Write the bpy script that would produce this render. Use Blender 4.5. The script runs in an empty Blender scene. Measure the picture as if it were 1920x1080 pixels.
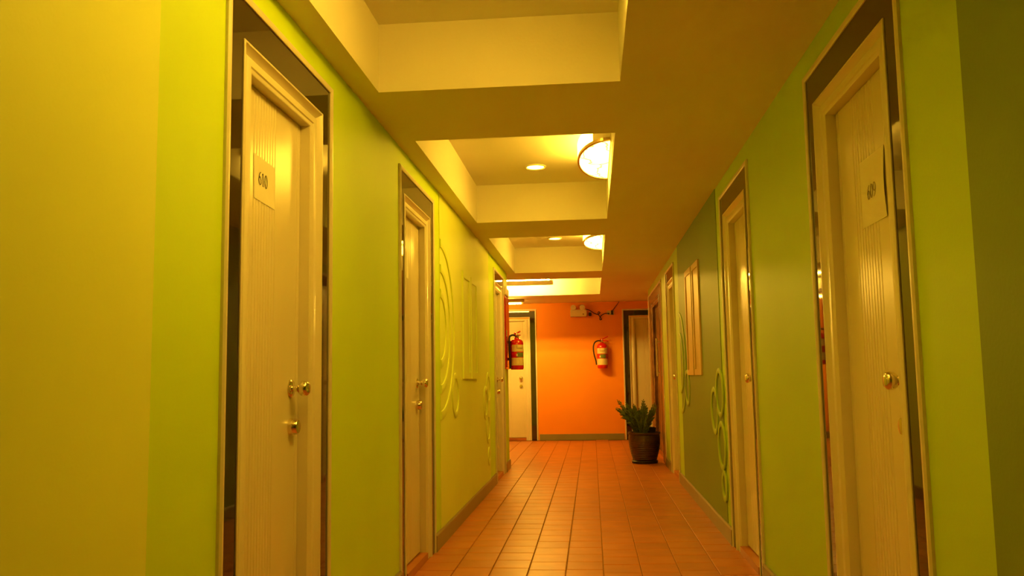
import bpy, bmesh, math, random
from mathutils import Matrix, Vector

random.seed(7)
S = 1.07                     # one unit below = the camera's height above the floor
PI = math.pi
sc = bpy.context.scene
COL = sc.collection

# ------------------------------------------------------------------ camera, world, exposure
F_PX = 1606.88
YAW, PITCH, ROLL = 0.0909604, 0.1031768, -0.0161652
def camera():
    cy, sy, cp, sp = math.cos(YAW), math.sin(YAW), math.cos(PITCH), math.sin(PITCH)
    cr, sr = math.cos(ROLL), math.sin(ROLL)
    fwd = Vector((-sy*cp, cy*cp, sp)); r0 = Vector((cy, sy, 0)); u0 = r0.cross(fwd)
    right = cr*r0 + sr*u0; up = -sr*r0 + cr*u0
    cd = bpy.data.cameras.new('camera'); co = bpy.data.objects.new('camera', cd); COL.objects.link(co)
    m = Matrix((right, up, -fwd)).transposed().to_4x4()
    m.translation = Vector((0, 0, S))
    co.matrix_world = m
    cd.sensor_width = 36.0; cd.lens = F_PX/1920*36.0
    cd.clip_start = 0.02; cd.clip_end = 100
    sc.camera = co
camera()

world = bpy.data.worlds.new('world'); sc.world = world; world.use_nodes = True
world.node_tree.nodes['Background'].inputs['Color'].default_value = (0.01, 0.006, 0.001, 1)
world.node_tree.nodes['Background'].inputs['Strength'].default_value = 0.2
sc.view_settings.view_transform = 'Standard'; sc.view_settings.look = 'None'
sc.view_settings.gamma = 1.0; sc.view_settings.use_curve_mapping = False
sc.view_settings.exposure = 0.0
try:
    sc.cycles.max_bounces = 10; sc.cycles.diffuse_bounces = 6; sc.cycles.glossy_bounces = 5
    sc.cycles.sample_clamp_indirect = 6.0
    sc.cycles.use_denoising = True
except Exception:
    pass

WARM = (1.0, 0.545, 0.042)        # the lamps' colour as the camera saw it
LAMP_GLASS = 48.0                # half-round lamps in the ceiling bays
DOWN_GLOW = 45.0                 # downlight lens
DOWN_WATT = 5.5
TUBE_GLOW = 410.0                 # fluorescent tubes at the far end

# ------------------------------------------------------------------ materials
def mat(name, color, rough=0.6, var=0.0, var_scale=3.0, bump=0.0, bump_scale=40.0, metallic=0.0, ior=1.45,
        coat=0.0, rand=0.0, spec=0.5):
    m = bpy.data.materials.new(name); m.use_nodes = True
    nt = m.node_tree; N = nt.nodes; L = nt.links
    b = N['Principled BSDF']
    b.inputs['Base Color'].default_value = (*color, 1); b.inputs['Roughness'].default_value = rough
    b.inputs['Metallic'].default_value = metallic; b.inputs['IOR'].default_value = ior
    b.inputs['Coat Weight'].default_value = coat; b.inputs['Coat Roughness'].default_value = 0.08
    b.inputs['Specular IOR Level'].default_value = spec
    tc = N.new('ShaderNodeTexCoord')
    last = None
    if var > 0 or rand > 0:
        hsv = N.new('ShaderNodeHueSaturation'); hsv.inputs['Color'].default_value = (*color, 1)
        val = None
        if var > 0:
            n = N.new('ShaderNodeTexNoise'); n.inputs['Scale'].default_value = var_scale; n.inputs['Detail'].default_value = 5
            L.new(tc.outputs['Object'], n.inputs['Vector'])
            mr = N.new('ShaderNodeMapRange'); mr.inputs['From Min'].default_value = 0.3; mr.inputs['From Max'].default_value = 0.7
            mr.inputs['To Min'].default_value = 1-var; mr.inputs['To Max'].default_value = 1+var
            L.new(n.outputs['Fac'], mr.inputs['Value']); val = mr.outputs['Result']
        if rand > 0:
            oi = N.new('ShaderNodeObjectInfo')
            m2 = N.new('ShaderNodeMapRange'); m2.inputs['To Min'].default_value = 1-rand; m2.inputs['To Max'].default_value = 1+rand
            L.new(oi.outputs['Random'], m2.inputs['Value'])
            if val is not None:
                mu = N.new('ShaderNodeMath'); mu.operation = 'MULTIPLY'
                L.new(val, mu.inputs[0]); L.new(m2.outputs['Result'], mu.inputs[1]); val = mu.outputs[0]
            else:
                val = m2.outputs['Result']
        L.new(val, hsv.inputs['Value']); L.new(hsv.outputs['Color'], b.inputs['Base Color'])
    if bump > 0:
        n = N.new('ShaderNodeTexNoise'); n.inputs['Scale'].default_value = bump_scale; n.inputs['Detail'].default_value = 4
        L.new(tc.outputs['Object'], n.inputs['Vector'])
        bp = N.new('ShaderNodeBump'); bp.inputs['Strength'].default_value = bump; bp.inputs['Distance'].default_value = 0.01
        L.new(n.outputs['Fac'], bp.inputs['Height']); L.new(bp.outputs['Normal'], b.inputs['Normal'])
    return m

def emit(name, color, strength, veins=False):
    m = bpy.data.materials.new(name); m.use_nodes = True
    nt = m.node_tree; N = nt.nodes; L = nt.links
    b = N['Principled BSDF']
    b.inputs['Base Color'].default_value = (0.7, 0.6, 0.4, 1); b.inputs['Roughness'].default_value = 0.3
    b.inputs['Emission Color'].default_value = (*color, 1); b.inputs['Emission Strength'].default_value = strength
    if veins:     # alabaster-like glass: a few thin darker veins
        tc = N.new('ShaderNodeTexCoord')
        nz = N.new('ShaderNodeTexNoise'); nz.inputs['Scale'].default_value = 3.0; nz.inputs['Detail'].default_value = 3
        L.new(tc.outputs['Object'], nz.inputs['Vector'])
        mx = N.new('ShaderNodeMix'); mx.data_type = 'VECTOR'; mx.inputs['Factor'].default_value = 0.25
        L.new(tc.outputs['Object'], mx.inputs[4]); L.new(nz.outputs['Color'], mx.inputs[5])
        mp = N.new('ShaderNodeMapping'); mp.inputs['Scale'].default_value = (7, 2.2, 4); mp.inputs['Rotation'].default_value = (0, 0, 0.5)
        L.new(mx.outputs[1], mp.inputs['Vector'])
        vo = N.new('ShaderNodeTexVoronoi'); vo.feature = 'DISTANCE_TO_EDGE'; vo.inputs['Scale'].default_value = 1.0
        L.new(mp.outputs['Vector'], vo.inputs['Vector'])
        mr = N.new('ShaderNodeMapRange'); mr.inputs['From Min'].default_value = 0.0; mr.inputs['From Max'].default_value = 0.04
        mr.inputs['To Min'].default_value = 0.035; mr.inputs['To Max'].default_value = 1.0
        L.new(vo.outputs['Distance'], mr.inputs['Value'])
        mu = N.new('ShaderNodeMath'); mu.operation = 'MULTIPLY'; mu.inputs[1].default_value = strength
        L.new(mr.outputs['Result'], mu.inputs[0]); L.new(mu.outputs[0], b.inputs['Emission Strength'])
    return m

LIME = (0.56, 0.82, 0.012)
M = {
    'lime': mat('lime_paint', LIME, 0.55, 0.03, 2.0, 0.05, 90),
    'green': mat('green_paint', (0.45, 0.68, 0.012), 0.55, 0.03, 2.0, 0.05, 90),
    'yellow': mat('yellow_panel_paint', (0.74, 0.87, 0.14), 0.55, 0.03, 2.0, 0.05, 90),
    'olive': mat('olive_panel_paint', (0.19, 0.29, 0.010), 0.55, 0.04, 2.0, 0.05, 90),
    'ring_green': mat('pale_olive_paint', (0.38, 0.55, 0.014), 0.5, 0.03, 4.0),
    'orange': mat('orange_paint', (0.92, 0.32, 0.015), 0.5, 0.03, 2.0, 0.05, 90),
    'white': mat('white_ceiling_paint', (0.78, 0.76, 0.62), 0.7, 0.02, 2.0, 0.10, 70),
    'cream': mat('cream_gloss_paint', (0.74, 0.70, 0.55), 0.3, 0.02, 4.0),
    'door': mat('cream_door_vinyl', (0.72, 0.68, 0.52), 0.25, 0.02, 4.0, 0.03, 20),
    'tan': mat('tan_paint', (0.66, 0.48, 0.2), 0.45, 0.03, 4.0),
    'granite': mat('black_polished_stone', (0.020, 0.008, 0.004), 0.04, 0.5, 60.0, ior=1.8),
    'brown_stone': mat('brown_mottled_stone', (0.22, 0.12, 0.05), 0.25, 0.45, 9.0),
    'base': mat('olive_skirting_tile', (0.26, 0.22, 0.10), 0.35, 0.08, 5.0),
    'terracotta': mat('terracotta_tile', (0.50, 0.16, 0.032), 0.34, 0.10, 5.0, 0.10, 14, rand=0.07, spec=0.4),
    'grout': mat('brown_grout', (0.30, 0.13, 0.045), 0.8, 0.1, 20.0),
    'chrome': mat('satin_brass_metal', (0.80, 0.72, 0.55), 0.18, metallic=1.0),
    'brass': mat('dark_brass_metal', (0.55, 0.42, 0.22), 0.3, metallic=1.0),
    'paper': mat('white_paper', (0.88, 0.86, 0.74), 0.7, 0.02, 8.0),
    'ink': mat('dark_ink', (0.03, 0.02, 0.01), 0.7),
    'faded_ink': mat('faded_ink', (0.34, 0.28, 0.16), 0.7),
    'red': mat('red_enamel', (0.62, 0.012, 0.012), 0.22, 0.05, 5.0, coat=0.4),
    'red_panel': mat('red_cabinet_paint', (0.50, 0.020, 0.010), 0.2, 0.05, 5.0, coat=0.5),
    'label_cream': mat('cream_label', (0.80, 0.68, 0.36), 0.45, 0.05, 40.0),
    'label_green': mat('green_label', (0.16, 0.22, 0.05), 0.45, 0.3, 60.0),
    'rubber': mat('black_rubber', (0.02, 0.014, 0.012), 0.45),
    'plastic': mat('cream_plastic', (0.72, 0.66, 0.46), 0.4, 0.02, 6.0),
    'dark_plastic': mat('dark_plastic', (0.03, 0.02, 0.015), 0.4),
    'pot': mat('brown_ceramic', (0.055, 0.022, 0.010), 0.35, 0.35, 14.0, 0.25, 30),
    'soil': mat('dark_soil', (0.02, 0.012, 0.006), 0.95, 0.3, 40.0, 0.5, 60),
    'leaf': mat('green_leaf', (0.14, 0.19, 0.03), 0.2, 0.25, 12.0),
    'stem': mat('green_stem', (0.10, 0.14, 0.03), 0.4, 0.2, 8.0),
    'glass': emit('veined_lamp_glass', WARM, LAMP_GLASS*0.65, True),
    'side_glass': emit('plain_lamp_glass', WARM, LAMP_GLASS*0.68),
    'dim_tube': emit('dim_fluorescent_tube', (1.0, 0.55, 0.06), 130.0),
    'lens': emit('downlight_lens', WARM, DOWN_GLOW),
    'tube': emit('fluorescent_tube', (1.0, 0.55, 0.06), TUBE_GLOW),
}

# ------------------------------------------------------------------ helpers
def W(p): return Vector((p[0]*S, p[1]*S, (p[2]+1.0)*S))

def props(o, label=None, cat=None, group=None, kind=None):
    if label: o['label'] = label
    if cat: o['category'] = cat
    if group: o['group'] = group
    if kind: o['kind'] = kind
    return o

def root_of(o):
    while o.parent: o = o.parent
    return o

class MB:
    def __init__(self): self.v = []; self.f = []
    def add(self, vs, fs):
        n = len(self.v); self.v += [tuple(p) for p in vs]; self.f += [tuple(i+n for i in f) for f in fs]
    def box(self, x0, x1, y0, y1, z0, z1):
        if x0 > x1: x0, x1 = x1, x0
        self.add([(x0,y0,z0),(x1,y0,z0),(x1,y1,z0),(x0,y1,z0),(x0,y0,z1),(x1,y0,z1),(x1,y1,z1),(x0,y1,z1)],
                 [(0,3,2,1),(4,5,6,7),(0,1,5,4),(1,2,6,5),(2,3,7,6),(3,0,4,7)])
        return self
    def prism(self, pts, axis, a, b):
        """extrude a planar outline: axis 'x' -> pts are (y,z); 'y' -> (x,z); 'z' -> (x,y)"""
        n = len(pts)
        def P(p, t): return (t,p[0],p[1]) if axis == 'x' else (p[0],t,p[1]) if axis == 'y' else (p[0],p[1],t)
        self.add([P(p,a) for p in pts]+[P(p,b) for p in pts],
                 [tuple(range(n)), tuple(range(2*n-1,n-1,-1))]+[(i,i+n,(i+1)%n+n,(i+1)%n) for i in range(n)])
        return self
    def rings(self, rs, closed=True, cap=True):
        n = len(rs[0]); vs = [p for r in rs for p in r]; fs = []
        for k in range(len(rs)-1):
            for i in range(n if closed else n-1):
                j = (i+1) % n
                fs.append((k*n+i, k*n+j, (k+1)*n+j, (k+1)*n+i))
        if cap:
            fs.append(tuple(range(n-1,-1,-1))); fs.append(tuple((len(rs)-1)*n+i for i in range(n)))
        self.add(vs, fs); return self
    def lathe(self, prof, c, axis='z', seg=32, cap=True):
        """prof: (radius, along) pairs"""
        rs = []
        for r, t in prof:
            ring = []
            for i in range(seg):
                a = 2*PI*i/seg; u, w = r*math.cos(a), r*math.sin(a)
                ring.append((c[0]+u,c[1]+w,c[2]+t) if axis == 'z' else (c[0]+t,c[1]+u,c[2]+w) if axis == 'x' else (c[0]+u,c[1]+t,c[2]+w))
            rs.append(ring)
        return self.rings(rs, True, cap)
    def tube(self, path, r, seg=10):
        P = [Vector(p) for p in path]; rs = []; up = Vector((0.13,0.37,1)).normalized()
        for i, p in enumerate(P):
            t = (P[min(i+1,len(P)-1)]-P[max(i-1,0)]).normalized()
            a = t.cross(up)
            if a.length < 1e-3: a = t.cross(Vector((1,0,0)))
            a.normalize(); b = t.cross(a)
            rr = r(i/(len(P)-1)) if callable(r) else r
            rs.append([p+a*rr*math.cos(2*PI*k/seg)+b*rr*math.sin(2*PI*k/seg) for k in range(seg)])
        return self.rings(rs)
    def build(self, name, m, parent=None, origin=(0,0,0), smooth=False, bevel=0.0, **kw):
        base = Vector(root_of(parent)['_o']) if parent is not None else Vector(origin)
        o0 = W(base) if True else None
        me = bpy.data.meshes.new(name)
        me.from_pydata([W(p)-o0 for p in self.v], [], self.f)
        bm = bmesh.new(); bm.from_mesh(me); bmesh.ops.remove_doubles(bm, verts=bm.verts, dist=1e-6)
        bmesh.ops.recalc_face_normals(bm, faces=bm.faces)
        if bevel > 0:
            bmesh.ops.bevel(bm, geom=[e for e in bm.edges if len(e.link_faces) == 2 and e.calc_face_angle(0) > 0.6], offset=bevel*S, segments=2, affect='EDGES', clamp_overlap=True)
        bm.to_mesh(me); bm.free()
        me.materials.append(M[m] if isinstance(m, str) else m)
        if smooth:
            me.polygons.foreach_set('use_smooth', [True]*len(me.polygons))
            try: me.set_sharp_from_angle(angle=math.radians(38))
            except Exception: pass
        o = bpy.data.objects.new(name, me); COL.objects.link(o)
        if parent is not None: o.parent = parent
        else:
            o.location = o0; o['_o'] = tuple(base)
        return props(o, **kw)

def thing(name, origin, label, cat, group=None):
    o = bpy.data.objects.new(name, None); COL.objects.link(o); o.location = W(origin); o['_o'] = tuple(origin)
    o.empty_display_size = 0.05
    return props(o, label, cat, group)
def struct_root(name, origin):
    o = bpy.data.objects.new(name, None); COL.objects.link(o); o.location = W(origin); o['_o'] = tuple(origin)
    o.empty_display_size = 0.05
    return props(o, kind='structure')

def strokes_mesh(mb, glyphs, place, width):
    """glyph strokes (list of polylines in a unit box) -> ribbons; place(u, w, lift) -> point; verticals thicker"""
    for gx, polys in glyphs:
        for poly in polys:
            vs = []; fs = []
            for i, (u, w) in enumerate(poly):
                a = poly[max(i-1,0)]; b = poly[min(i+1,len(poly)-1)]
                dx, dy = b[0]-a[0], b[1]-a[1]; l = math.hypot(dx, dy) or 1
                th = width*(0.35+0.65*abs(dy)/l)
                nx, ny = -dy/l*th/2, dx/l*th/2
                vs += [place(gx+u+nx, w+ny, 0.0), place(gx+u-nx, w-ny, 0.0)]
            for i in range(len(poly)-1): fs.append((2*i, 2*i+1, 2*i+3, 2*i+2))
            mb.add(vs, fs)
def ell(cx, cy, rx, ry, a0, a1, n=22):
    return [(cx+rx*math.cos(math.radians(a0+(a1-a0)*i/n)), cy+ry*math.sin(math.radians(a0+(a1-a0)*i/n))) for i in range(n+1)]
DIGIT = {
    '0': [ell(.25,.5,.2,.5,0,360)],
    '1': [[(.25,0),(.25,.5),(.25,1.0)], [(.1,.86),(.18,.92),(.25,1.0)], [(.12,0),(.38,0)]],
    '6': [ell(.25,.3,.2,.3,0,360), ell(.47,.32,.42,.68,180,96,14)],
    '9': [ell(.25,.7,.2,.3,0,360), ell(.03,.68,.42,.68,0,-84,14)],
}

XL, XR, H, HT = -0.93, 0.80, 1.155, 1.44
YF = 13.6                       # far wall
YLE, YRE = 9.56, 11.9           # ends of the two corridor walls
YB = -3.3                       # back end behind the camera
OPEN_TOP, CAS_TOP, STR_TOP, BEAD_TOP = 0.866, 0.934, 1.045, 1.062
REC = 0.044

# strip outer edges (y0, y1) of the doors along each wall
L_DOORS = [(2.100, 2.965), (4.115, 4.990), (8.215, 9.075)]
R_DOORS = [(2.190, 3.095), (4.300, 5.185), (8.215, 9.050), (9.700, 11.80)]
IN_WIDE = (0.36, 0.46)           # the wide brown entrance at the far right
IN_C, IN_O = 0.087, 0.176       # from strip's outer edge to the casing, to the opening

# ------------------------------------------------------------------ walls
def wall_outline(y0, y1, doors):
    pts = [(y0, -1.0)]
    for a, b in doors:
        if b-a > 1.5: a, b = a+IN_WIDE[0]-IN_C, b-IN_WIDE[0]+IN_C
        pts += [(a+IN_C+.012, -1.0), (a+IN_C+.012, CAS_TOP-.012), (b-IN_C-.012, CAS_TOP-.012), (b-IN_C-.012, -1.0)]
    pts += [(y1, -1.0), (y1, HT), (y0, HT)]
    return pts
wl = MB().prism(wall_outline(YB, YLE, L_DOORS), 'x', XL, XL-0.15).build('wall_left', 'lime', kind='structure')
wr = MB().prism(wall_outline(YB, YRE, R_DOORS), 'x', XR, XR+0.15).build('wall_right', 'green', kind='structure')
FD_L, FD_R = (-1.775, -0.880), (0.515, 1.395)
def far_outline():
    pts = [(-4.1, -1.0)]
    for a, b in (FD_L, FD_R):
        pts += [(a+0.095, -1.0), (a+0.095, 0.914), (b-0.095, 0.914), (b-0.095, -1.0)]
    return pts + [(4.1, -1.0), (4.1, HT), (-4.1, HT)]
wf = MB().prism(far_outline(), 'y', YF, YF+0.15).build('wall_far', 'orange', kind='structure')
MB().box(XL-0.15, XR+0.15, YB-0.15, YB, -1, HT).build('wall_near', 'lime', kind='structure')
MB().box(-4.1, XL-0.15, YLE-0.15, YLE, -1, HT).build('wall_left_return', 'lime', kind='structure')
MB().box(XR+0.15, 4.1, YRE-0.15, YRE, -1, HT).build('wall_right_return', 'lime', kind='structure')
MB().box(-4.25, -4.1, YLE, YF, -1, HT).build('wall_left_end', 'orange', kind='structure')
MB().box(4.1, 4.25, YRE, YF, -1, HT).build('wall_right_end', 'orange', kind='structure')

PT = 0.004                      # thickness of the painted panels
def panel(wall, x, side, y0, y1, m):
    return MB().box(x, x+side*PT, y0, y1, -1, H).build('painted_panel', m, wall)
panel(wl, XL, 1, -0.82, 1.738, 'yellow')
pl = panel(wl, XL, 1, 5.222, 7.78, 'yellow')
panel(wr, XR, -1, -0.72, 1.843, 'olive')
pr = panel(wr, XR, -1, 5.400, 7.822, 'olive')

def ring(parent, x, side, cy, cz, ro, wd, m, a0=0, a1=360, ht=0.011):
    """raised plaster ring on a wall: rounded band, whole or an arc"""
    mb = MB(); full = abs(a1-a0) >= 360; n = 64 if full else 40
    prof = [(-wd/2, 0), (-wd/2, ht*0.75), (-wd*0.36, ht), (wd*0.36, ht), (wd/2, ht*0.75), (wd/2, 0)]
    rs = []
    for i in range(n if full else n+1):
        a = math.radians(a0+(a1-a0)*i/n)
        rs.append([(x+side*(PT*0.5+h), cy+(ro-wd/2+t)*math.cos(a), cz+(ro-wd/2+t)*math.sin(a)) for t, h in prof])
    if full: rs.append(rs[0])
    mb.rings(rs, True, not full)
    return mb.build('plaster_ring', m, parent, smooth=True)
RL = 'yellow'
for r, w in ((0.560, 0.052), (0.400, 0.052), (0.245, 0.052)):
    ring(pl, XL, 1, 5.225, 0.305, r, w, RL, -90, 90)
for cy, cz, r in ((5.80, -0.118, 0.15), (7.64, -0.10, 0.145), (7.435, -0.222, 0.145), (7.60, -0.446, 0.137), (7.655, -0.698, 0.082)):
    ring(pl, XL, 1, cy, cz, r, 0.040, RL)
for r, w in ((0.450, 0.036), (0.270, 0.036)):
    ring(pr, XR, -1, 7.820, 0.100, r, w, 'ring_green', 90, 270)
for cy, cz, r in ((7.307, -0.116, 0.152), (5.497, -0.121, 0.155), (5.750, -0.241, 0.155), (5.486, -0.448, 0.153), (5.440, -0.688, 0.096)):
    ring(pr, XR, -1, cy, cz, r, 0.034, 'ring_green')

def niche(parent, x, side, y0, y1, z0, z1, m, m_in):
    """tall framed relief panel: a raised square frame around a sunk board"""
    fw, ht = 0.045, 0.012
    a, b = x, x+side*(PT+ht)
    mb = MB()
    out = [(y0,z0),(y1,z0),(y1,z1),(y0,z1)]; inn = [(y0+fw,z0+fw),(y1-fw,z0+fw),(y1-fw,z1-fw),(y0+fw,z1-fw)]
    vs = [(a,*p) for p in out]+[(b,*p) for p in out]+[(a,*p) for p in inn]+[(b,*p) for p in inn]
    fs = []
    for i in range(4):
        j = (i+1) % 4
        fs += [(i,j,j+4,i+4), (i+4,j+4,j+12,i+12), (i+12,j+12,j+8,i+8), (i,j,j+8,i+8)]
    mb.add(vs, fs)
    o = mb.build('relief_frame', m, parent)
    MB().box(x+side*PT*0.4, x+side*(PT+0.004), y0+fw*0.8, y1-fw*0.8, z0+fw*0.8, z1-fw*0.8).build('sunk_board', m_in, parent)
    return o
niche(pl, XL, 1, 6.135, 6.505, -0.010, 0.775, RL, RL)
niche(pl, XL, 1, 6.555, 6.900, -0.010, 0.775, RL, RL)
niche(pr, XR, -1, 6.300, 6.705, -0.010, 0.832, 'tan', 'tan')
niche(pr, XR, -1, 6.765, 7.190, -0.010, 0.838, 'tan', 'tan')

# ------------------------------------------------------------------ ceiling: slab, soffits, cross beams around the bays
CX0, CX1 = -0.832, 0.140
BAYS = [(-2.05, 0.250), (0.985, 3.312), (4.040, 6.310), (7.045, 9.520), (10.190, 12.250)]
ceil = MB().box(-4.25, 4.25, YB-0.15, YF+0.15, HT, HT+0.12).build('ceiling', 'white', kind='structure')
ST = HT
MB().box(XL, CX0, YB, YLE, H, ST).build('trim_1', 'white', kind='structure')
MB().box(CX1, XR, YB, YF, H, ST).build('trim_2', 'white', kind='structure')
prev = YB
NT = 10
for a, b in BAYS:
    NT += 1; MB().box(CX0, CX1, prev, a, H, ST).build('trim_%d' % NT, 'white', kind='structure')
    prev = b
MB().box(CX0, CX1, prev, YF, H, ST).build('trim_3', 'white', kind='structure')
# junction: low ceiling left of the bays, with the last bay running on to the left
MB().box(-4.1, CX0, YLE, BAYS[4][0], H, ST).build('trim_4', 'white', kind='structure')
MB().box(-4.1, CX0, BAYS[4][1], YF, H, ST).build('trim_5', 'white', kind='structure')
MB().box(-4.1, -2.2, BAYS[4][0], BAYS[4][1], H, ST).build('trim_6', 'white', kind='structure')
MB().box(XR, 4.1, YRE, YF, H, ST).build('trim_7', 'white', kind='structure')

# ------------------------------------------------------------------ floor: grout bed and terracotta tiles
G = 0.1935; X0 = 0.034-5*G
fl = MB().box(-4.25, 4.25, YB-0.15, YF+0.15, -1.10, -1.006).build('floor', 'grout', kind='structure')
PH = [0.10, 0.161, 0.161, 0.117, 0.131, 0.06, 0.080, 0.12, 0.03]
def tile_verts(x0, y0, x1, y1, z, g=0.0026, c=0.0022):
    b = -1.006
    return ([(x0+g,y0+g,b),(x1-g,y0+g,b),(x1-g,y1-g,b),(x0+g,y1-g,b),
             (x0+g,y0+g,z-c),(x1-g,y0+g,z-c),(x1-g,y1-g,z-c),(x0+g,y1-g,z-c),
             (x0+g+c,y0+g+c,z),(x1-g-c,y0+g+c,z),(x1-g-c,y1-g-c,z),(x0+g+c,y1-g-c,z)],
            [(0,1,5,4),(1,2,6,5),(2,3,7,6),(3,0,4,7),(4,5,9,8),(5,6,10,9),(6,7,11,10),(7,4,8,11),(8,9,10,11)])
tv, tf = tile_verts(-G/2, -G/2, G/2, G/2, -1.0)
proto_meshes = []
for k in range(3):
    me = bpy.data.meshes.new('tile'); me.from_pydata([Vector((p[0]*S, p[1]*S, (p[2]+1)*S)) for p in tv], [], tf)
    me.materials.append(M['terracotta']); proto_meshes.append(me)
field = MB(); n_part = 0
rng = random.Random(3)
for r in range(-40, 75):
    for c in range(9):
        ph = PH[c]; y = ph+r*G; x = X0+c*G
        if y < YB or y+G > YF+0.02: continue
        if n_part < 297 and 4.20 < y < 10.6:
            o = bpy.data.objects.new('tile', proto_meshes[(r+c) % 3]); COL.objects.link(o); o.parent = fl
            o.location = Vector(((x+G/2)*S, (y+G/2)*S, rng.uniform(-0.0006, 0.0004)-S))   # the floor's origin stands S above it
            o.rotation_euler = (rng.uniform(-.002,.002), rng.uniform(-.002,.002), rng.choice((0, PI/2, PI, 3*PI/2)))
            n_part += 1
        else:
            field.add(*tile_verts(x, y, x+G, y+G, -1.0+rng.uniform(-.0005,.0003)))
# side passages at the junction
for r in range(0, 90):
    y = 0.117+r*G
    if y+G > YF+0.02: continue
    for c in list(range(-17, 0))+list(range(9, 26)):
        x = X0+c*G
        if c < 0 and y < YLE: continue
        if c >= 9 and y < YRE: continue
        if x < -4.2 or x+G > 4.2: continue
        field.add(*tile_verts(x, y, x+G, y+G, -1.0))
field.build('outlying_tile', 'terracotta', fl, kind='stuff')
# ------------------------------------------------------------------ baseboards
def base(name, x, side, spans):
    mb = MB()
    root = None
    for i, (a, b) in enumerate(spans):
        o = MB().prism([(x, -1.0), (x+side*0.016, -1.0), (x+side*0.016, -0.912), (x+side*0.010, -0.903), (x, -0.903)], 'y', a, b).build(
            name if root is None else 'board', 'base', root, kind='structure' if root is None else None)
        root = root or o
base('baseboard_left', XL, 1, [(2.985, 4.095), (5.01, 8.195), (9.095, YLE), (YB, 2.08)])
base('baseboard_right', XR, -1, [(5.205, 8.195), (3.115, 4.28), (9.07, 9.68), (11.82, YRE), (YB, 2.17)])
bf = MB().box(FD_L[1]+0.04, FD_R[0]-0.035, YF-0.016, YF, -1.0, -0.905).build('baseboard_far', 'base', kind='structure')
MB().box(-4.1, FD_L[0]-0.04, YF-0.016, YF, -1.0, -0.905).build('board', 'base', bf)
MB().box(FD_R[1]+0.04, 4.1, YF-0.016, YF, -1.0, -0.905).build('board', 'base', bf)

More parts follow.
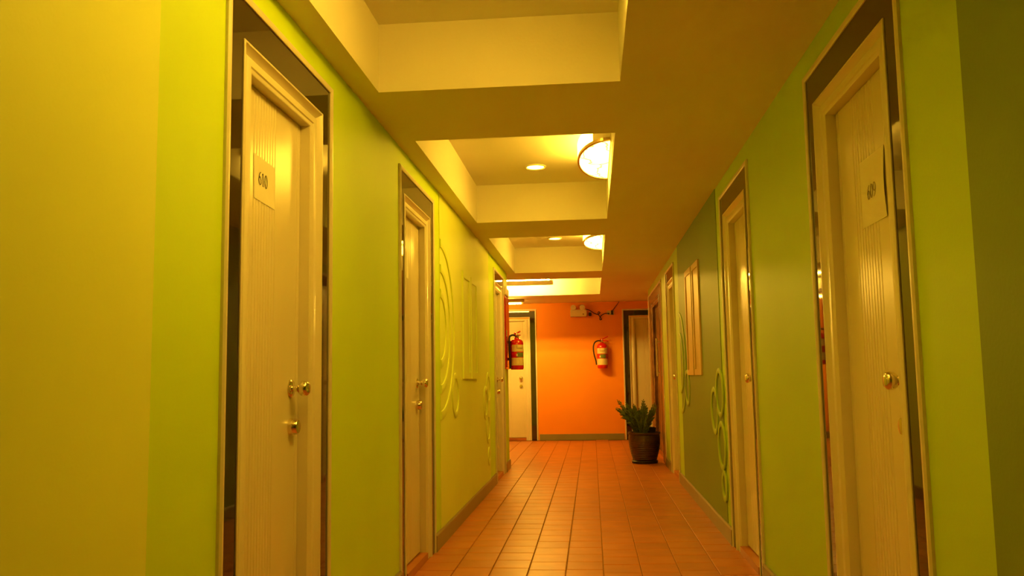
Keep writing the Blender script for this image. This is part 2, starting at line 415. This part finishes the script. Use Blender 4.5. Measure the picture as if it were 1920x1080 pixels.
# ------------------------------------------------------------------ doors
def sweep_u(mb, place, y0, y1, ztop, prof, zs=1.0):
    """prof: closed list of (inset from the outer edge, height off the wall); runs up, across and down"""
    rs = []
    for (yy, zz, sy, sz) in ((y0, -1.0, 1, 0), (y0, ztop, 1, -1), (y1, ztop, -1, -1), (y1, -1.0, -1, 0)):
        rs.append([place(yy+sy*t, zz+sz*t*zs, h) for t, h in prof])
    mb.rings(rs)
def make_door(name, place, y0, y1, knob_far, tops=(BEAD_TOP, STR_TOP, CAS_TOP, OPEN_TOP), ins=(IN_C, IN_O), strip_mat='granite', leaf_mat='door', casing_mat='cream'):
    """place(y along the wall, z, height off the wall) -> point. The wall runs y0..y1; knob near y1 when knob_far."""
    bt, st, ct, ot = tops; ic, io = ins
    mid = place((y0+y1)/2, -1.0, 0)
    d = struct_root(name, mid)
    mb = MB(); bw = bt-st+0.003
    sweep_u(mb, place, y0-0.020, y1+0.020, bt, [(0,-0.002),(0,0.008),(0.006,0.013),(0.014,0.013),(0.022,0.008),(0.022,-0.002)])
    mb.build('outer_bead', 'cream', d, smooth=True)
    mb = MB(); sweep_u(mb, place, y0, y1, st, [(0,-0.002),(0,0.004),(ic+0.004,0.004),(ic+0.004,-0.002)], (st-ct)/ic)
    mb.build('stone_surround', strip_mat, d)
    mb = MB(); k = io-ic; q = k/0.1
    sweep_u(mb, place, y0+ic, y1-ic, ct, [(0,-0.003),(0,0.007),(.004,0.009),(.009,0.008),(.012,0.003),(.038*q,-0.012),(.042*q,-0.012),(.045*q,-0.004),(.052*q,-0.001),
                                          (.078*q,-0.002),(.083*q,-0.006),(k-.004,-0.007),(k,-0.010),(k,-REC-0.006),(k-.02,-REC-0.006),(k-.02,-0.03),(.014,-0.03),(.014,-0.003)], (ct-ot)/k)
    mb.build('casing', casing_mat, d, smooth=True)
    a, b = y0+io, y1-io
    # leaf with a band of fine vertical reeds between two stiles
    smooth_w, reed_w = 0.232, 0.170
    if knob_far: r1 = b-smooth_w; r0 = r1-reed_w
    else: r1 = b-0.165; r0 = r1-reed_w-0.03
    nr = 8; step = (r1-r0)/nr
    top = ot-0.002; bot = -0.955
    prof = [(a+0.002, 0)]
    for i in range(nr+1):
        y = r0+i*step
        prof += [(y-0.0035, 0), (y, -0.0035), (y+0.0035, 0)]
    prof += [(b-0.030, 0), (b-0.028, -0.003), (b-0.026, 0), (b-0.002, 0)]
    vs = []; n = len(prof)
    for z in (bot, top): vs += [place(y, z, -REC+h) for y, h in prof]
    vs += [place(a+0.002, bot, -REC-0.036), place(b-0.002, bot, -REC-0.036), place(a+0.002, top, -REC-0.036), place(b-0.002, top, -REC-0.036)]
    A, B, Cc, D = 2*n, 2*n+1, 2*n+2, 2*n+3
    fs = [(i, i+1, n+i+1, n+i) for i in range(n-1)]
    fs += [(A, B, D, Cc), (0, n, Cc, A), (n-1, B, D, 2*n-1), tuple(range(n))+(B, A), tuple(range(n, 2*n))+(D, Cc)]
    mb = MB(); mb.add(vs, fs)
    mb.build('door_leaf', leaf_mat, d)
    # tiled sill under the leaf
    mb = MB()
    P = [place(y, z, h) for z in (-1.0, -0.962) for y, h in ((a, 0.0), (b, 0.0), (b, -0.12), (a, -0.12))]
    mb.add(P, [(0,1,2,3),(4,5,6,7),(0,1,5,4),(1,2,6,5),(2,3,7,6),(3,0,4,7)])
    mb.build('sill', 'terracotta', d)
    # knob and deadbolt
    ky = b-0.072 if knob_far else a+0.032
    if not (knob_far is None):
        def lathe_off(zc, prof, seg=24):
            mb = MB(); rs = []
            for r, h in prof:
                rs.append([place(ky+r*math.cos(2*PI*i/seg), zc+r*math.sin(2*PI*i/seg), -REC+h) for i in range(seg)])
            mb.rings(rs); return mb
        kz = -0.027
        rose = lathe_off(kz, [(0.030,-0.001),(0.030,0.003),(0.026,0.007),(0.013,0.010)]).build('rose', 'chrome', d, smooth=True)
        lathe_off(kz, [(0.010,0.008),(0.010,0.024),(0.017,0.030),(0.0235,0.038),(0.0250,0.047),(0.0235,0.056),(0.017,0.062),(0.008,0.063)]).build('knob', 'chrome', d, smooth=True)
        lathe_off(kz-0.122, [(0.027,-0.001),(0.027,0.004),(0.0245,0.022),(0.021,0.028),(0.008,0.029)]).build('deadbolt', 'chrome', d, smooth=True)
    return d

def placeL(y, z, h): return (XL+h, y, z)
def placeR(y, z, h): return (XR-h, y, z)
def placeF(x, z, h): return (x, YF-h, z)
for i, (a, b) in enumerate(L_DOORS): make_door('door_%d' % (i+1), placeL, a, b, True)
for i, (a, b) in enumerate(R_DOORS[:3]): make_door('door_%d' % (i+4), placeR, a, b, False)
d7 = make_door('door_7', placeR, *R_DOORS[3], None, ins=IN_WIDE, strip_mat='brown_stone', leaf_mat='brown_stone', casing_mat='brown_stone')
mb = MB(); mb.tube([(XR-0.035, 10.20, 0.42), (XR-0.035, 10.20, -0.02)], 0.012)
for z in (0.38, 0.02): mb.box(XR-0.035, XR-0.003, 10.192, 10.208, z-0.008, z+0.008)
mb.build('pull_handle', 'cream', d7, label='long pale vertical pull handle')
make_door('door_8', placeF, *FD_L, True, (1.066, 1.036, 0.942, 0.880), (0.083, 0.170))
make_door('door_9', placeF, *FD_R, True, (1.034, 1.014, 0.930, 0.875), (0.083, 0.170))

# ------------------------------------------------------------------ lamps in the bays
def half_lamp(yc, label):
    a, bx, zb = 0.49, 0.195, 1.300
    t = thing('half_round_lamp', (CX1, yc, zb), label, 'lamp', 'half-round veined glass lamps in the ceiling bays')
    n = 40
    def pt(i, k=1.0, off=0.0):
        th = -PI/2+PI*i/n
        return (CX1-bx*k*math.cos(th), yc+a*k*math.sin(th))
    g = MB()
    outline = [pt(i, 0.955) for i in range(n+1)]
    cx = CX1-0.004
    outline = [(min(x, cx), y) for x, y in outline]
    g.prism(outline, 'z', zb+0.004, zb+0.010).build('bottom_glass', 'glass', t)
    def band(i0, i1, z0, z1, k0, k1):
        mb = MB(); rs = []
        for i in range(i0, i1+1):
            p, q = pt(i, k1), pt(i, k0)
            rs.append([(min(p[0], cx), p[1], z0), (min(q[0], cx), q[1], z0), (min(q[0], cx), q[1], z1), (min(p[0], cx), p[1], z1)])
        mb.rings(rs); return mb
    band(0, n, zb-0.002, zb+0.014, 0.94, 1.0).build('rim', 'brass', t)
    band(7, n-7, zb+0.014, zb+0.10, 0.985, 0.995).build('side_glass', 'side_glass', t)
    band(0, 7, zb+0.014, zb+0.10, 0.985, 0.997).build('end_cap', 'cream', t)
    band(n-7, n, zb+0.014, zb+0.10, 0.985, 0.997).build('end_cap', 'cream', t)
    MB().box(CX1-0.006, CX1, yc-a, yc+a, zb-0.004, zb+0.105).build('back_plate', 'cream', t)
    return t
LAMP_Y = [(2.15, 'half-round veined glass lamp in the bay above the nearest doors'),
          (5.16, 'large half-round glass lamp with dark veins, nearer one lit in the bays'),
          (8.40, 'smaller half-round lit lamp in the third bay, beyond the large one')]
for y, lab in LAMP_Y: half_lamp(y, lab)

def downlight(x, y, label):
    t = thing('downlight', (x, y, HT), label, 'light', 'round recessed downlights in the ceiling bays')
    MB().lathe([(0.074, 0), (0.074, -0.005), (0.066, -0.009), (0.058, -0.005), (0.058, 0.0)], (x, y, HT), 'z', 32, False).build('trim_ring', 'white', t, smooth=True)
    MB().lathe([(0.0575, -0.001), (0.0575, -0.004), (0.03, -0.006)], (x, y, HT), 'z', 32).build('lens', 'lens', t)
    ld = bpy.data.lights.new('downlight_beam', 'SPOT'); ld.energy = DOWN_WATT; ld.color = WARM
    ld.spot_size = math.radians(120); ld.spot_blend = 0.7; ld.shadow_soft_size = 0.05
    lo = bpy.data.objects.new('downlight_beam', ld); COL.objects.link(lo); lo.parent = t; lo.location = (0, 0, -0.03)
for yc, near, far in ((2.15, 'round downlight in the nearest bay, hidden behind its edge', 'round downlight in the nearest bay, farther one'),
                      (5.17, 'round downlight in the second bay hidden behind the beam', 'round lit downlight left of the large half-round lamp'),
                      (8.29, 'round downlight in the third bay hidden behind the beam', 'small round lit downlight left of the smaller half-round lamp')):
    downlight(-0.352, yc-0.615, near); downlight(-0.352, yc+0.62, far)

def batten(x0, x1, y, z, hgt, dep, label, tubes, tube_mat, hang=False):
    """fluorescent batten along x; tubes: list of (dy, dz) relative to the body centre"""
    t = thing('fluorescent_batten', ((x0+x1)/2, y, z), label, 'light')
    MB().box(x0, x1, y-dep/2, y+dep/2, z-hgt/2, z+hgt/2).build('housing', 'plastic', t, bevel=0.004)
    for dy, dz in tubes:
        MB().tube([(x0+0.05, y+dy, z+dz), (x1-0.05, y+dy, z+dz)], 0.0125, 14).build('tube', tube_mat, t, smooth=True)
        for xx in (x0+0.035, x1-0.035):
            MB().box(xx-0.012, xx+0.012, y+min(dy,0)-0.004, y+max(dy,0)+0.004, z+min(dz,0)-0.012, z+max(dz,0)+0.012).build('lamp_holder', 'plastic', t)
    if hang:
        for xx in (x0+0.25, x1-0.25):
            MB().tube([(xx, y, z+hgt/2-0.002), (xx, y, HT-0.0005)], 0.006, 8).build('hanger', 'plastic', t, smooth=True)
batten(-1.62, -0.508, 11.90, 1.300, 0.062, 0.040, 'long lit fluorescent fitting hanging in the last ceiling bay', [(0.0, 0.046), (0.045, -0.012)], 'tube', True)
batten(-2.10, -0.985, 12.80, 1.1315, 0.046, 0.08, 'pale fluorescent fitting under the low ceiling above the far left door', [(0.0, -0.036)], 'dim_tube')

# ------------------------------------------------------------------ paper notices
def notice(place, y0, y1, z0, z1, off, text, label, name='paper_notice', curl=0.0, tilt=0.0, ink='ink', box=None, flip=False, width=0.10):
    c = place((y0+y1)/2, (z0+z1)/2, off)
    t = thing(name, c, label, 'notice')
    nu, nv = 12, 10
    def P(u, v, lift=0.0):
        cur = curl*max(0.0, (u-0.55)/0.45)**2*(0.4+0.6*math.sin(v*PI*1.1))
        yy = y0+(y1-y0)*u if not flip else y1-(y1-y0)*u
        return place(yy + tilt*(v-0.5)*0.02, z0+(z1-z0)*v+tilt*(u-0.5)*0.02, off+0.0015+cur+lift)
    mb = MB(); g = [[P(i/nu, j/nv) for i in range(nu+1)] for j in range(nv+1)]
    vs = [p for row in g for p in row]; back = [[P(i/nu, j/nv, -0.001) for i in range(nu+1)] for j in range(nv+1)]
    nb = len(vs); vs += [p for row in back for p in row]; fs = []
    for j in range(nv):
        for i in range(nu):
            q = j*(nu+1)+i
            fs += [(q, q+1, q+nu+2, q+nu+1), (nb+q, nb+q+nu+1, nb+q+nu+2, nb+q+1)]
    for i in range(nu): fs += [(i, nb+i, nb+i+1, i+1), (nv*(nu+1)+i, nv*(nu+1)+i+1, nb+nv*(nu+1)+i+1, nb+nv*(nu+1)+i)]
    for j in range(nv):
        q = j*(nu+1); r = q+nu
        fs += [(q, q+nu+1, nb+q+nu+1, nb+q), (r, nb+r, nb+r+nu+1, r+nu+1)]
    mb.add(vs, fs); mb.build('sheet', 'paper', t, smooth=True)
    if text:
        u0, u1, v0, v1 = box
        k = (u1-u0)/(0.55*len(text))
        def pl_(u, w, _): return P(u0+u*k, v0+w*(v1-v0), 0.0012)
        mb = MB(); strokes_mesh(mb, [(0.55*i, DIGIT[ch]) for i, ch in enumerate(text)], pl_, width)
        mb.build('number', ink, t, label='dark printed room number '+text)
notice(placeL, 2.388, 2.553, 0.532, 0.665, -REC, '610', 'white paper sheet reading 610 taped to the near left door', box=(0.20, 0.63, 0.37, 0.66), tilt=-0.3)
notice(placeR, 2.470, 2.695, 0.435, 0.640, -REC, '609', 'white paper sheet reading 609 with a curled edge on the near right door', curl=0.007, flip=True, box=(0.28, 0.62, 0.38, 0.58), ink='faded_ink', width=0.11)
notice(placeL, 4.47, 4.52, 0.535, 0.68, -REC, None, 'narrow white paper sheet taped to the second door on the left')
notice(placeR, 4.60, 4.68, 0.50, 0.66, -REC, None, 'white paper sheet stuck on the second door on the right')
notice(placeF, 0.895, 0.955, 0.572, 0.705, -REC, None, 'small pale paper sheet on the far right door beside the orange wall')

# ------------------------------------------------------------------ fire cabinet and extinguishers
t = thing('fire_cabinet', (XL, 9.32, 0.08), 'tall red fire cabinet on the end of the left wall beside the third door', 'cabinet')
MB().box(XL-0.001, XL+0.018, 9.125, 9.535, 0.082, 0.872).build('cabinet_body', 'red_panel', t, bevel=0.003)
MB().box(XL+0.018, XL+0.024, 9.145, 9.515, 0.105, 0.850).build('cabinet_door', 'red_panel', t, bevel=0.003)
MB().box(XL+0.024, XL+0.034, 9.165, 9.180, 0.43, 0.50).build('latch', 'chrome', t, bevel=0.002)

t = thing('pale_box', (XL, 9.33, 0.88), 'pale shallow box on the left wall end just above the red cabinet', 'enclosure')  # pale box added for a bright patch above the cabinet
MB().box(XL-0.001, XL+0.022, 9.135, 9.525, 0.880, 0.968).build('box_body', 'plastic', t, bevel=0.004)
MB().box(XL+0.022, XL+0.025, 9.160, 9.500, 0.893, 0.955).build('front_cover', 'plastic', t)

def extinguisher(cx, cy, z0, z1, r, face, hose_side, label, wall_pt, bulge=1.0, lev=1.0):
    """face: angle (deg) towards which the labels look; hose hangs at angle hose_side"""
    t = thing('fire_extinguisher', (cx, cy, z0), label, 'extinguisher')
    hb = z1-z0
    MB().lathe([(r*0.55, 0.004), (r*0.9, 0.0), (r, 0.018), (r, hb-r*0.75), (r*0.93, hb-r*0.40), (r*0.72, hb-r*0.14), (r*0.36, hb), (r*0.30, hb+0.012)], (cx, cy, z0), 'z', 36).build('cylinder', 'red', t, smooth=True)
    def wrap(za, zb, half, m, name, rr=1.012, off=0):
        mb = MB(); n = 14; rs = []
        for i in range(n+1):
            a = math.radians(face+off-half+2*half*i/n)
            c, s = math.cos(a), math.sin(a)
            rs.append([(cx+c*r*1.001, cy+s*r*1.001, z0+za*hb), (cx+c*r*rr, cy+s*r*rr, z0+za*hb), (cx+c*r*rr, cy+s*r*rr, z0+zb*hb), (cx+c*r*1.001, cy+s*r*1.001, z0+zb*hb)])
        mb.rings(rs); mb.build(name, m, t, smooth=True)
    wrap(0.58, 0.80, 75, 'label_cream', 'upper_label')
    wrap(0.40, 0.55, 34, 'label_green', 'round_badge', off=8)
    wrap(0.43, 0.50, 7, 'label_cream', 'badge_spot', 1.018, off=-26)
    wrap(0.135, 0.38, 80, 'label_cream', 'lower_label')
    # dark U mark printed on the upper label
    mbu = MB(); n = 8
    for (a0, a1, za, zb) in ((-30, -26, 0.69, 0.80), (26, 30, 0.69, 0.80), (-30, 30, 0.67, 0.70)):
        rs = []
        for i in range(n+1):
            a = math.radians(face+a0+(a1-a0)*i/n); c, s = math.cos(a), math.sin(a)
            rs.append([(cx+c*r*1.013, cy+s*r*1.013, z0+za*hb), (cx+c*r*1.017, cy+s*r*1.017, z0+za*hb), (cx+c*r*1.017, cy+s*r*1.017, z0+zb*hb), (cx+c*r*1.013, cy+s*r*1.013, z0+zb*hb)])
        mbu.rings(rs)
    mbu.build('label_mark', 'brass', t)
    zt = z1+0.010
    MB().lathe([(0.016, 0), (0.019, 0.006), (0.019, 0.030), (0.012, 0.040), (0.010, 0.050)], (cx, cy, zt), 'z', 20).build('valve', 'chrome', t, smooth=True)
    hd = Vector((math.cos(math.radians(hose_side+180)), math.sin(math.radians(hose_side+180)), 0))
    for nm, dz, rise in (('lever', 0.050, 0.045), ('carry_handle', 0.034, -0.012)):
        p = Vector((cx, cy, zt+dz))
        MB().tube([p-hd*0.03, p, p+hd*0.05*lev+Vector((0,0,rise*0.5*lev)), p+hd*0.10*lev+Vector((0,0,rise*lev))], 0.008, 8).build(nm, 'red', t, smooth=True)
    g = MB(); gd = Vector((math.cos(math.radians(face)), math.sin(math.radians(face)), 0)); p = Vector((cx, cy, zt+0.02))
    g.tube([p, p+gd*0.022, p+gd*0.035], 0.014, 14); g.build('pressure_gauge', 'brass', t, smooth=True)
    # hose
    h = -hd; P0 = Vector((cx, cy, zt+0.022)); R = r*1.0
    path = [P0+h*0.012, P0+h*0.05+Vector((0,0,0.008)), P0+h*(R+0.012+0.010*bulge)+Vector((0,0,-0.010)), P0+h*(R+0.012+0.038*bulge)+Vector((0,0,-0.06)),
            P0+h*(R+0.012+0.044*bulge)+Vector((0,0,-0.13)), P0+h*(R+0.012+0.032*bulge)+Vector((0,0,-0.22)), P0+h*(R+0.012+0.010*bulge)+Vector((0,0,-0.30)), P0+h*(R+0.014)+Vector((0,0,-0.36)), P0+h*(R+0.013)+Vector((0,0,-hb*0.92))]
    # smooth the path
    sm = []
    for i in range(len(path)-1):
        a = path[max(i-1,0)]; b = path[i]; c = path[i+1]; d = path[min(i+2,len(path)-1)]
        for k in range(6):
            u = k/6
            sm.append(0.5*((2*b)+(-a+c)*u+(2*a-5*b+4*c-d)*u*u+(-a+3*b-3*c+d)*u**3))
    sm.append(path[-1])
    MB().tube(sm, 0.011, 10).build('hose', 'rubber', t, smooth=True)
    # wall bracket
    wd = Vector(wall_pt)-Vector((cx, cy, 0)); wd.z = 0; L = wd.length; wd.normalize(); pr_ = Vector((-wd.y, wd.x, 0))
    for z in (z0+hb*0.30, z0+hb*0.85):
        mb = MB()
        q = [Vector((cx, cy, z))+wd*(r*0.9)+pr_*s*0.02 for s in (-1, 1)]+[Vector((cx, cy, z))+wd*(L-0.0005)+pr_*s*0.02 for s in (1, -1)]
        mb.add([tuple(p) for p in q]+[tuple(p+Vector((0,0,0.03))) for p in q], [(0,1,2,3),(4,5,6,7),(0,1,5,4),(1,2,6,5),(2,3,7,6),(3,0,4,7)])
        mb.build('wall_bracket', 'dark_plastic', t)
extinguisher(-0.815, 9.40, 0.077, 0.415, 0.073, -58, 215, 'red fire extinguisher hung beside the red cabinet on the left wall end', (XL+0.0241, 9.40, 0), 0.25, 0.45)
extinguisher(0.168, YF-0.10, 0.108, 0.500, 0.080, -90, 180, 'red fire extinguisher with cream labels hung on the orange far wall', (0.168, YF, 0))

# ------------------------------------------------------------------ emergency light, socket and cable
t = thing('emergency_light', (-0.185, YF, 0.93), 'cream emergency light box high on the orange wall', 'light')
MB().box(-0.315, -0.058, YF-0.085, YF, 0.926, 1.036).build('housing', 'plastic', t, bevel=0.006)
for x in (-0.265, -0.125):
    MB().lathe([(0.012, 0.0), (0.040, -0.025), (0.044, -0.045), (0.040, -0.05)], (x, YF-0.040, 1.070), 'y', 20).build('lamp_head', 'plastic', t, smooth=True)
    MB().box(x-0.01, x+0.01, YF-0.058, YF-0.030, 1.030, 1.066).build('lamp_neck', 'dark_plastic', t)
MB().lathe([(0.009, 0), (0.009, -0.004), (0.004, -0.005)], (-0.112, YF-0.085, 0.963), 'y', 14).build('button', 'dark_plastic', t, smooth=True)
t = thing('power_adapter', (-0.008, YF, 0.945), 'small dark power adapter on the orange wall right of the emergency light', 'adapter')
MB().box(-0.030, 0.016, YF-0.05, YF, 0.934, 0.985).build('adapter_body', 'dark_plastic', t, bevel=0.005)
MB().box(-0.022, 0.010, YF-0.03, YF, 0.985, 1.005).build('adapter_cap', 'plastic', t, bevel=0.003)
t = thing('wall_socket', (0.325, YF, 0.965), 'pale wall socket with a dark plug at the end of the sagging cable', 'socket')
MB().box(0.262, 0.372, YF-0.016, YF, 0.945, 1.015).build('face_plate', 'plastic', t, bevel=0.004)
MB().box(0.325, 0.350, YF-0.060, YF-0.016, 0.948, 1.016).build('plug', 'dark_plastic', t, bevel=0.004)
MB().box(0.270, 0.296, YF-0.030, YF-0.016, 0.955, 0.978).build('switch', 'dark_plastic', t, bevel=0.002)
def smooth_path(P, n=8):
    P = [Vector(p) for p in P]; out = []
    for i in range(len(P)-1):
        a, b, c, d = P[max(i-1,0)], P[i], P[i+1], P[min(i+2,len(P)-1)]
        for k in range(n):
            u = k/n
            out.append(0.5*((2*b)+(-a+c)*u+(2*a-5*b+4*c-d)*u*u+(-a+3*b-3*c+d)*u**3))
    return out+[P[-1]]
y = YF-0.012
cab = MB()
cab.tube(smooth_path([(-0.072, y-0.02, 1.040), (-0.035, y-0.02, 1.035), (0.02, y-0.01, 1.005), (0.065, y, 0.975), (0.118, y, 0.958), (0.150, y, 0.985), (0.128, y-0.006, 1.000), (0.120, y-0.010, 0.965),
                      (0.150, y-0.012, 0.915), (0.172, y-0.010, 0.880), (0.148, y-0.008, 0.872), (0.150, y-0.004, 0.915), (0.185, y, 0.950), (0.24, y, 0.972), (0.283, y-0.006, 0.968)]), 0.0062, 8)
cab.build('power_cable', 'dark_plastic', origin=(0.1, y, 0.95), smooth=True, label='dark sagging knotted cable between emergency light and wall socket', cat='cable')
cab2 = MB(); cab2.tube(smooth_path([(0.345, YF-0.006, 1.013), (0.375, YF-0.006, 1.05), (0.415, YF-0.006, 1.10), (0.455, YF-0.006, H-0.002)]), 0.004, 8)
cab2.build('supply_cable', 'dark_plastic', origin=(0.4, YF, 1.08), smooth=True, label='thin cable rising from the wall socket to the ceiling', cat='cable')

# ------------------------------------------------------------------ potted plant
PX, PY = 0.575, 10.0
t = thing('plant_pot', (PX, PY, -1.0), 'round dark brown ribbed pot on a black saucer by the right wall', 'pot')
prof = [(0.118, 0.030), (0.132, 0.036)]
for i in range(1, 15):
    u = i/14; rr = 0.132+0.046*math.sin(u*PI*0.62)
    prof += [(rr+0.0015, 0.036+u*0.285-0.006), (rr-0.0015, 0.036+u*0.285)]
prof += [(0.181, 0.325), (0.185, 0.338), (0.181, 0.350), (0.168, 0.350), (0.162, 0.335), (0.160, 0.300)]
MB().lathe(prof, (PX, PY, -1.0), 'z', 48, True).build('pot_body', 'pot', t, smooth=True)
MB().lathe([(0.120, 0), (0.146, 0.004), (0.150, 0.026), (0.142, 0.034), (0.11, 0.030)], (PX, PY, -1.0), 'z', 40).build('saucer', 'rubber', t, smooth=True)
MB().lathe([(0.159, 0.30), (0.159, 0.318), (0.10, 0.326), (0.03, 0.330)], (PX, PY, -1.0), 'z', 32).build('soil', 'soil', t, smooth=True)
t = thing('nursery_pot', (PX+0.065, PY+0.045, -0.68), 'square black nursery pot standing in the brown pot behind the fronds', 'pot')
mb = MB()
mb.add([(PX+0.005, PY-0.01, -0.68), (PX+0.130, PY-0.01, -0.68), (PX+0.130, PY+0.10, -0.68), (PX+0.005, PY+0.10, -0.68),
        (PX-0.005, PY-0.02, -0.60), (PX+0.136, PY-0.02, -0.60), (PX+0.136, PY+0.105, -0.60), (PX-0.005, PY+0.105, -0.60),
        (PX+0.004, PY-0.011, -0.60), (PX+0.127, PY-0.011, -0.60), (PX+0.127, PY+0.096, -0.60), (PX+0.004, PY+0.096, -0.60),
        (PX+0.004, PY-0.011, -0.625), (PX+0.127, PY-0.011, -0.625), (PX+0.127, PY+0.096, -0.625), (PX+0.004, PY+0.096, -0.625)],
       [(0,1,2,3),(0,1,5,4),(1,2,6,5),(2,3,7,6),(3,0,4,7),(4,5,9,8),(5,6,10,9),(6,7,11,10),(7,4,8,11),(8,9,13,12),(9,10,14,13),(10,11,15,14),(11,8,12,15),(12,13,14,15)])
mb.build('tub', 'rubber', t)

pl_t = thing('zamioculcas_plant', (PX, PY, -0.675), 'green plant with arching fronds of small paired leaflets in the brown pot', 'plant')
prng = random.Random(11)
def frond(tip, base_, sag, n=18):
    """stem arching from base to tip with paired oval leaflets"""
    B = Vector(base_); T = Vector(tip); mid = (B+T)/2+Vector((0,0,sag))
    pts = [(1-u)**2*B+2*u*(1-u)*mid+u*u*T for u in [i/12 for i in range(13)]]
    st = MB().tube(pts, lambda u: 0.0075*(1-0.75*u)+0.001, 6).build('frond', 'stem', pl_t, smooth=True)
    lf = MB()
    for i in range(n):
        u = 0.14+0.86*i/(n-1)
        p = (1-u)**2*B+2*u*(1-u)*mid+u*u*T
        d = (2*(1-u)*(mid-B)+2*u*(T-mid)).normalized()
        side = d.cross(Vector((prng.uniform(-.25,.25), prng.uniform(-.6,.1)-0.5, 1))).normalized(); up = side.cross(d).normalized()
        ln = 0.046*(1-0.45*abs(u-0.55)/0.45)*prng.uniform(.85,1.15)
        for s in ((-1, 1) if i < n-1 else (0,)):
            ax = (d*0.75+side*s*0.75+up*prng.uniform(0.0,.35)).normalized()
            wv = ax.cross(up).normalized(); nn = wv.cross(ax).normalized()
            hw = ln*0.21
            prof_ = [(0,0),(0.25,0.75),(0.55,1.0),(0.82,0.62),(1,0)]
            c = [p+ax*ln*a+nn*ln*0.10*math.sin(a*PI) for a, w in prof_]
            vs = [c[0]]
            for k in (1, 2, 3): vs += [c[k]-wv*hw*prof_[k][1]+nn*0.004, c[k]-nn*0.002, c[k]+wv*hw*prof_[k][1]+nn*0.004]
            vs.append(c[4])
            lf.add(vs, [(0,1,2),(0,2,3),(1,4,5,2),(2,5,6,3),(4,7,8,5),(5,8,9,6),(7,10,8),(8,10,9)])
    o = lf.build('leaflet', 'leaf', st, smooth=True, kind='stuff')
    return st
tips = [(-0.305,-0.04,0.290,.10),(-0.285,0.03,0.375,.08),(-0.23,-0.10,0.300,.10),(-0.245,-0.13,0.190,.10),(-0.19,0.04,0.345,.06),(-0.14,-0.10,0.290,.06),(-0.18,-0.16,0.130,.08),
        (0.005,0.03,0.380,.02),(0.020,-0.06,0.330,.03),(0.125,0.0,0.340,.01),(0.140,-0.05,0.320,.0),(0.06,-0.12,0.220,.05),(-0.06,-0.15,0.230,.06),(-0.11,-0.06,0.330,.06),
        (-0.265,0.0,0.260,.10),(-0.20,-0.05,0.240,.09),(-0.10,0.02,0.300,.05),(-0.05,-0.05,0.280,.04),(0.04,0.04,0.300,.03),(0.085,-0.06,0.270,.03),(-0.14,-0.16,0.200,.07),(-0.26,-0.08,0.230,.11)]
for dx, dy, dz, sag in tips:
    frond((PX+dx, PY+dy, -0.68+dz), (PX-0.02+0.25*dx+prng.uniform(-.015,.015), PY-0.02+0.2*dy, -0.678), sag)

for o in COL.objects:
    if '_o' in o: del o['_o']
